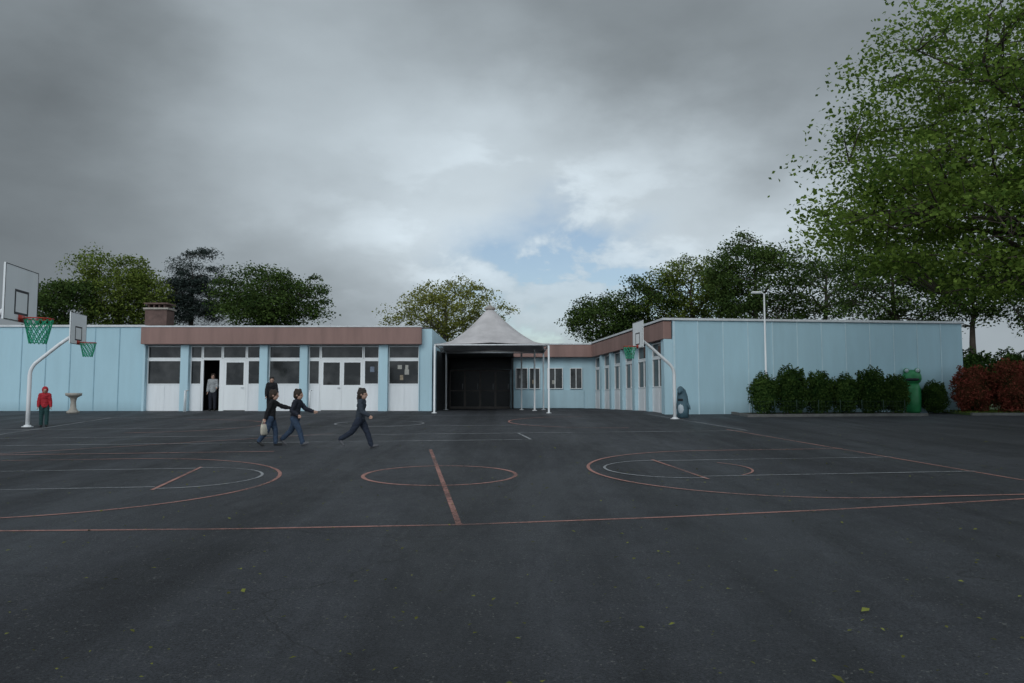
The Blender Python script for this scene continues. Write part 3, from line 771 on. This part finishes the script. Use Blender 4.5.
def person(label,loc,yaw,H,lean,legs,arms,top,trous,shoe,hair,hs=1.0,hood=None,long=False,skirt=False,headturn=0):
    L=R(lean); ax=Vector((math.sin(L),0,math.cos(L))); fw=Vector((math.cos(L),0,-math.sin(L)))
    rot=Matrix.Rotation(L,3,'Y')
    pel=Vector((0,0,.515))
    def d(a,ab=0,sgn=0): a=R(a);ab=R(ab); return Vector((math.sin(a)*math.cos(ab),sgn*math.sin(ab),-math.cos(a)*math.cos(ab)))
    lg=[]
    for i,(t,k) in enumerate(legs):
        sg=1 if i==0 else -1
        hip=pel+Vector((0,sg*.05,-.01)); kn=hip+d(t,2,sg)*.235; an=kn+d(t-k)*.225
        fa=max(-75,min(35,(t-k)*.8)); foot=Vector((math.cos(R(fa)),sg*.12,math.sin(R(fa)))).normalized()
        lg.append((hip,kn,an,foot))
    chest=pel+ax*.2; neck=pel+ax*.305; hc=neck+(ax*.5+Vector((0,0,.5))).normalized()*.085*hs+fw*.012
    am=[]
    for i,(t,k,ab) in enumerate(arms):
        sg=1 if i==0 else -1
        sh=pel+ax*.285+Vector((0,sg*.092,0)); el=sh+d(t,ab,sg)*.165; wr=el+d(t+k,ab*.3,sg)*.14
        hd=(wr-el).normalized(); am.append((sh,el,wr,hd,sg))
    low=min(min((l[2]+Vector((0,0,-.035))).z,(l[2]+l[3]*.11).z-.02) for l in lg)
    sh0=Vector((0,0,-low))
    S=H
    def T(p): return (p+sh0)*S
    def ell(m,c,r,ro=None): m.ell(T(c),[q*S for q in r],ro)
    def tube(m,pts,rad,n=10):
        m.tube([T(p) for p in pts],[r*S for r in rad],n)
        for p,r in zip(pts,rad): m.ell(T(p),[r*S]*3,None,10,6)
    hr=Matrix.Rotation(R(lean*.4),3,'Y')@Matrix.Rotation(R(headturn),3,'Z')
    hcv=lambda x,y,z: hc+hr@Vector((x*hs,y*hs,z*hs))
    b=MB()
    ell(b,hcv(-.005,0,.012),(.062*hs,.052*hs,.062*hs),hr); ell(b,hcv(.012,0,-.025),(.045*hs,.040*hs,.045*hs),hr)
    ell(b,hcv(.058,0,-.008),(.013*hs,.009*hs,.016*hs),hr);ell(b,hcv(.048,0,.012),(.014*hs,.034*hs,.008*hs),hr)
    for s in (1,-1): ell(b,hcv(-.005,s*.052,-.003),(.011*hs,.007*hs,.018*hs),hr)
    tube(b,[neck-ax*.02,hc],[.03,.028])
    ell(b,chest+ax*.04,(.055,.082,.085),rot);ell(b,pel+ax*.09,(.048,.068,.09),rot);ell(b,pel,(.055,.076,.055),rot)
    for sh,el,wr,hd,sg in am:
        tube(b,[sh-Vector((0,sg*.05,0)),sh],[.038,.034])
        tube(b,[sh,el],[.032,.025]);tube(b,[el,el.lerp(wr,.3),wr],[.025,.025,.016])
        lat=hd.cross(Vector((0,1,0)))
        if lat.length<.2: lat=Vector((1,0,0))
        lat.normalize(); pn=hd.cross(lat).normalized()*(-sg)
        pc=wr+hd*.032; 
        tube(b,[wr,pc],[.015,.017]);
        for k in range(4):
            o=(k-1.5)*.0115; base=wr+hd*.045+lat*o; ln=[.032,.038,.036,.028][k]
            p1=base+hd*ln*.45+pn*.004;p2=p1+(hd*.8+pn*.55).normalized()*ln*.35;p3=p2+(hd*.4+pn*.9).normalized()*ln*.3
            tube(b,[wr+hd*.02+lat*o*.7,base,p1,p2,p3],[.008,.0075,.0065,.006,.005],6)
        t0=wr+hd*.015-lat*.014;t1=t0+(hd*.7-lat*.8).normalized()*.024;t2=t1+(hd+pn*.3).normalized()*.02
        tube(b,[t0,t1,t2],[.0085,.0075,.006],6)
    for hip,kn,an,ft in lg:
        tube(b,[hip,hip.lerp(kn,.5),kn],[.06,.05,.037]);tube(b,[kn,kn.lerp(an,.35),an],[.036,.036,.022])
        tube(b,[an+Vector((0,0,-.012)),an+ft*.04-Vector((0,0,.015)),an+ft*.095-Vector((0,0,.02))],[.022,.02,.014])
    body=remesh(b,'person',M_skin,.0052*S,None,2)
    body.location=loc;body.rotation_euler=(0,0,yaw);tag(body,label,'person')
    m=MB()
    ell(m,chest+ax*.03,(.072,.098,.10),rot);ell(m,pel+ax*.12,(.070,.092,.11),rot);ell(m,pel+ax*.05,(.074,.096,.085),rot);ell(m,pel-ax*(.0 if not long else .04),(.078,.100,.055 if not long else .10),rot)
    tube(m,[neck-ax*.035,neck+ax*.008],[.050,.042])
    for sh,el,wr,hd,sg in am:
        tube(m,[sh-Vector((0,sg*.05,0)),sh],[.050,.044]);tube(m,[sh,el,el.lerp(wr,.5),el.lerp(wr,.93)],[.044,.037,.036,.029])
    remesh(m,'jacket',top,.009*S,body,2,.009*S)
    m=MB()
    ell(m,pel-ax*.005,(.066,.09,.06),rot)
    for hip,kn,an,ft in lg: tube(m,[hip,hip.lerp(kn,.5),kn,kn.lerp(an,.4),an.lerp(kn,.05)],[.066,.058,.045,.043,.038])
    remesh(m,'trousers',trous,.008*S,body,2,.006*S)
    for hip,kn,an,ft in lg:
        m=MB();up=Vector((0,0,1))
        tube(m,[an+Vector((0,0,-.008))-ft*.012,an+ft*.03-up*.012,an+ft*.075-up*.018,an+ft*.105-up*.02],[.029,.028,.024,.018])
        remesh(m,'shoe',shoe,.007*S,body)
    m=MB()
    if hood is not None:
        ell(m,hcv(-.014,0,.01),(.073*hs,.066*hs,.078*hs),hr); ell(m,hcv(-.03,0,-.05),(.055*hs,.055*hs,.045*hs),hr)
        remesh(m,'hood',hood,.008*S,body)
    else:
        ell(m,hcv(-.014,0,.024),(.064*hs,.060*hs,.062*hs),hr);ell(m,hcv(-.028,0,-.006),(.048*hs,.056*hs,.058*hs),hr)
        if skirt: ell(m,hcv(-.05,0,-.045),(.03*hs,.04*hs,.07*hs),hr)
        for k in range(10):
            a=k*.63; ell(m,hcv(-.02+.03*math.cos(a),.035*math.sin(a),.062+.01*math.sin(k*2)),(.022*hs,.02*hs,.02*hs),hr)
        remesh(m,'hair',hair,.007*S,body,1,.006*S)
    m=MB()
    off=.012 if hood is not None else 0
    for s in (1,-1): ell(m,hcv(.05+off,s*.02,.0),(.006*hs,.009*hs,.005*hs),hr)
    m.obj('eyes',M_eye,body,True)
    m=MB();ell(m,hcv(.052+off,0,-.034),(.005*hs,.014*hs,.004*hs),hr);m.obj('mouth',M_lip,body,True)
    if hood is not None:
        m=MB();ell(m,hcv(.022,0,-.006),(.044*hs,.040*hs,.052*hs),hr);ell(m,hcv(.066,0,-.012),(.012*hs,.009*hs,.013*hs),hr)
        remesh(m,'face',M_skin,.006*S,body)
    return body,T,am
C_navy=mat('cloth_navy',(.018,.02,.032),.9,.3,16);C_black=mat('cloth_black',(.012,.012,.014),.9,.3,16)
C_jean=mat('cloth_denim',(.035,.058,.10),.9,.35,18);C_jean2=mat('cloth_denim_dark',(.02,.027,.045),.9,.3,18)
C_red=mat('cloth_red',(.38,.02,.03),.8,.15,10);C_grey=mat('cloth_grey',(.32,.33,.34),.9,.15,10);C_teal=mat('cloth_teal',(.02,.06,.06),.9,.15,10)
C_slate=mat('cloth_slate',(.035,.045,.06),.9,.3,16)
C_shoe=mat('shoe_grey',(.10,.10,.11),.7,.2,10);C_shoeb=mat('shoe_black',(.02,.02,.02),.6,.2,10)
H_br=mat('hair_brown',(.035,.022,.014),.7,.3,40);H_bl=mat('hair_dark_brown',(.03,.022,.016),.7,.3,40);H_bk=mat('hair_black',(.015,.012,.01),.7,.3,40)
def gp(x,D): 
    X=(x-512)*D/784; return (X,D,gz(D)+.003)
person('child running in dark jacket and dark jeans across the court',gp(361,17.0),R(-8),1.32,4,[(26,6),(-32,28)],[(-28,30,14),(18,42,14)],C_slate,C_jean2,C_shoe,H_bl,1.2,skirt=True)
person('child running in dark jacket and blue jeans, arm stretched ahead',gp(296,17.7),R(-10),1.29,8,[(-26,22),(30,14)],[(40,35,10),(-15,75,14)],C_navy,C_jean,C_shoe,H_br,1.2)
b1,T1,am1=person('child in dark jacket and jeans running, one arm reaching forward',gp(272,17.6),R(5),1.24,6,[(18,16),(-14,24)],[(62,15,8),(-22,6,8)],C_black,C_jean,C_shoeb,H_br,1.2)
wr=am1[1][2]; hp=T1(wr+am1[1][3]*.06)
bag=MB()
vs=[];
for z,w,t in [(-.30,.08,.02),(-.27,.095,.04),(-.16,.10,.045),(-.06,.09,.02)]:
    for a in range(12):
        an=2*math.pi*a/12; vs.append((w*math.copysign(abs(math.cos(an))**.6,math.cos(an)),t*math.sin(an),z))
fs=[(j*12+k,j*12+(k+1)%12,(j+1)*12+(k+1)%12,(j+1)*12+k) for j in range(3) for k in range(12)]+[tuple(range(11,-1,-1)),tuple(36+k for k in range(12))]
M_bag=mat('cream_cloth',(.5,.46,.38),.9,.15,8)
cos,sin=math.cos,math.sin
yw=R(5); wx=b1.location.x+hp.x*cos(yw)-hp.y*sin(yw);wy=b1.location.y+hp.x*sin(yw)+hp.y*cos(yw);wz=b1.location.z+hp.z
e=empty('tote_bag',(wx,wy,wz),'cream cloth tote bag held in a running child hand','bag',R(60))
q=MB();q.add(vs,fs);q.obj('bag_body',M_bag,e,True)
q=MB();q.tube([(-.07,0,-.07),(-.05,0,0),(0,0,.012),(.05,0,0),(.07,0,-.07)],.008,6);q.obj('handle',M_bag,e,True)
person('adult in black coat standing on the yard near classrooms',gp(272,29.5),R(-70),1.52,2,[(4,3),(-3,2)],[(10,60,10),(6,20,10)],C_black,C_black,C_shoeb,H_bk,1.0,long=True)
person('child in red hooded jacket standing on the court edge',gp(46,23.9),R(-60),1.22,2,[(3,3),(-3,3)],[(6,12,12),(4,10,12)],C_red,C_teal,C_shoeb,H_br,1.12,hood=C_red)
person('adult in pale top and dark trousers standing in the open doorway',(-13.08,34.35,.018),R(-80),1.64,0,[(2,2),(-2,2)],[(10,70,8),(4,15,8)],C_grey,C_navy,C_shoeb,H_br,1.0)

# ------------------------------------------------------------------ world
w=bpy.data.worlds.new('World');scene.world=w;w.use_nodes=True
nt=w.node_tree;N=nt.nodes;L=nt.links
for n_ in list(N):N.remove(n_)
out=N.new('ShaderNodeOutputWorld')
SUN_EL=R(32);SUN_AZ=R(200)
sky=N.new('ShaderNodeTexSky');sky.sky_type='NISHITA';sky.sun_disc=False;sky.sun_elevation=SUN_EL;sky.sun_rotation=SUN_AZ
bs=N.new('ShaderNodeBackground');bs.inputs[1].default_value=.10;L.new(sky.outputs[0],bs.inputs[0])
tc=N.new('ShaderNodeTexCoord')
nv=N.new('ShaderNodeVectorMath');nv.operation='NORMALIZE';L.new(tc.outputs['Generated'],nv.inputs[0]);DIR=nv.outputs[0]
def M(op,a,b=None,c=None):
    x=N.new('ShaderNodeMath');x.operation=op
    for i,q in enumerate((a,b,c)):
        if q is None: continue
        if isinstance(q,(int,float)): x.inputs[i].default_value=q
        else: L.new(q,x.inputs[i])
    return x.outputs[0]
def MR(s,a,b,c,d,sm=True):
    r=N.new('ShaderNodeMapRange');
    if sm:r.interpolation_type='SMOOTHERSTEP'
    for i,q in enumerate((a,b,c,d)): r.inputs[i+1].default_value=q
    L.new(s,r.inputs[0]);return r.outputs[0]
def cn(sc,det,rough,off=(0,0,0),zs=1.8,dist=0):
    mp=N.new('ShaderNodeMapping');mp.inputs['Scale'].default_value=(1,1,zs);mp.inputs['Location'].default_value=off;L.new(DIR,mp.inputs[0])
    n_=N.new('ShaderNodeTexNoise');n_.inputs['Scale'].default_value=sc;n_.inputs['Detail'].default_value=det;n_.inputs['Roughness'].default_value=rough;n_.inputs['Distortion'].default_value=dist
    L.new(mp.outputs[0],n_.inputs['Vector']);return n_
wn=cn(3.6,6,.5,(3,1,2))
ctr=N.new('ShaderNodeVectorMath');ctr.operation='SUBTRACT';L.new(wn.outputs['Color'],ctr.inputs[0]);ctr.inputs[1].default_value=(.5,.5,.5)
scl=N.new('ShaderNodeVectorMath');scl.operation='SCALE';L.new(ctr.outputs[0],scl.inputs[0]);scl.inputs['Scale'].default_value=.30
wd=N.new('ShaderNodeVectorMath');wd.operation='ADD';L.new(DIR,wd.inputs[0]);L.new(scl.outputs[0],wd.inputs[1])
def blob(az,el,r,stretch=1.0,src=None):
    c=Vector((az,1,el)).normalized()
    s=N.new('ShaderNodeVectorMath');s.operation='SUBTRACT';L.new(src or wd.outputs[0],s.inputs[0]);s.inputs[1].default_value=c
    m_=N.new('ShaderNodeVectorMath');m_.operation='MULTIPLY';L.new(s.outputs[0],m_.inputs[0]);m_.inputs[1].default_value=(1/stretch,1/stretch,1)
    l=N.new('ShaderNodeVectorMath');l.operation='LENGTH';L.new(m_.outputs[0],l.inputs[0])
    return MR(l.outputs['Value'],0,r,1,0)
n1=cn(2.2,8,.48,(0,0,0),2.0,.3).outputs['Fac']
n2=cn(6.5,9,.55,(5,2,1),2.0,.2).outputs['Fac']
Lm=M('ADD',.345,M('MULTIPLY',M('SUBTRACT',n1,.5),.20))
Lm=M('ADD',Lm,M('MULTIPLY',M('SUBTRACT',n2,.5),.09))
for az,el,r,st,amp in [(-.12,.28,.32,1.6,.15),(.08,.22,.24,1.7,.18),(-.12,.17,.15,1.5,.12),(.30,.26,.20,1.4,.14),(.42,.16,.2,1.5,.10),(-.25,.42,.25,1.5,.05),
                       (.22,.42,.26,1.7,-.10),(-.02,.47,.18,1.6,-.05),(.55,.40,.2,1.4,-.03),(-.55,.2,.36,1.2,-.12),(-.6,.5,.3,1.2,-.09),(.25,.05,.12,2,.10)]:
    Lm=M('ADD',Lm,M('MULTIPLY',blob(az,el,r,st),amp))
# bright cumulus edges around the break in the cloud
puff=M('MULTIPLY',blob(.04,.16,.24,2.0),MR(n2,.46,.62,0,1))
Lm=M('ADD',Lm,M('MULTIPLY',puff,.16))
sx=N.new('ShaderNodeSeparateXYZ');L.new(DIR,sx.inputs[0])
Lm=M('ADD',Lm,MR(M('MULTIPLY',sx.outputs['Y'],-1.0),-.1,.8,0,.62))  # extra sky brightness added behind the camera to light the walls
Lm=M('MAXIMUM',Lm,.17)
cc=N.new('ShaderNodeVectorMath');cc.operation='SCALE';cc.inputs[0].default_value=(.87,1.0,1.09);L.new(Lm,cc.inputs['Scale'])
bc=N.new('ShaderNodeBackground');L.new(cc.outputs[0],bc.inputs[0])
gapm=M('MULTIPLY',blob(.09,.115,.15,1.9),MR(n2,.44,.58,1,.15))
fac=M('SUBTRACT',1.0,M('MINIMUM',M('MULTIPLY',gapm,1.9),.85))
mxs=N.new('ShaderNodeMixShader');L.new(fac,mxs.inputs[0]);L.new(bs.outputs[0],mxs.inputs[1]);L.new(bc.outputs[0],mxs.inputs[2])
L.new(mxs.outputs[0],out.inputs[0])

sd=bpy.data.lights.new('sun','SUN');sd.energy=.6;sd.angle=R(25);sd.color=(1,.97,.93)
so=bpy.data.objects.new('sun',sd);COL.objects.link(so)
v=Vector((math.sin(SUN_AZ)*math.cos(SUN_EL),math.cos(SUN_AZ)*math.cos(SUN_EL),math.sin(SUN_EL)))
so.rotation_euler=v.to_track_quat('Z','Y').to_euler()

cd=bpy.data.cameras.new('camera');cd.lens=784/1024*36;cd.sensor_width=36;cd.clip_end=5000;cd.clip_start=.1
co=bpy.data.objects.new('camera',cd);COL.objects.link(co);co.location=(0,0,.47);co.rotation_euler=(R(90+4.27),0,0)
scene.camera=co
scene.view_settings.view_transform='Standard';scene.view_settings.look='None';scene.view_settings.exposure=0
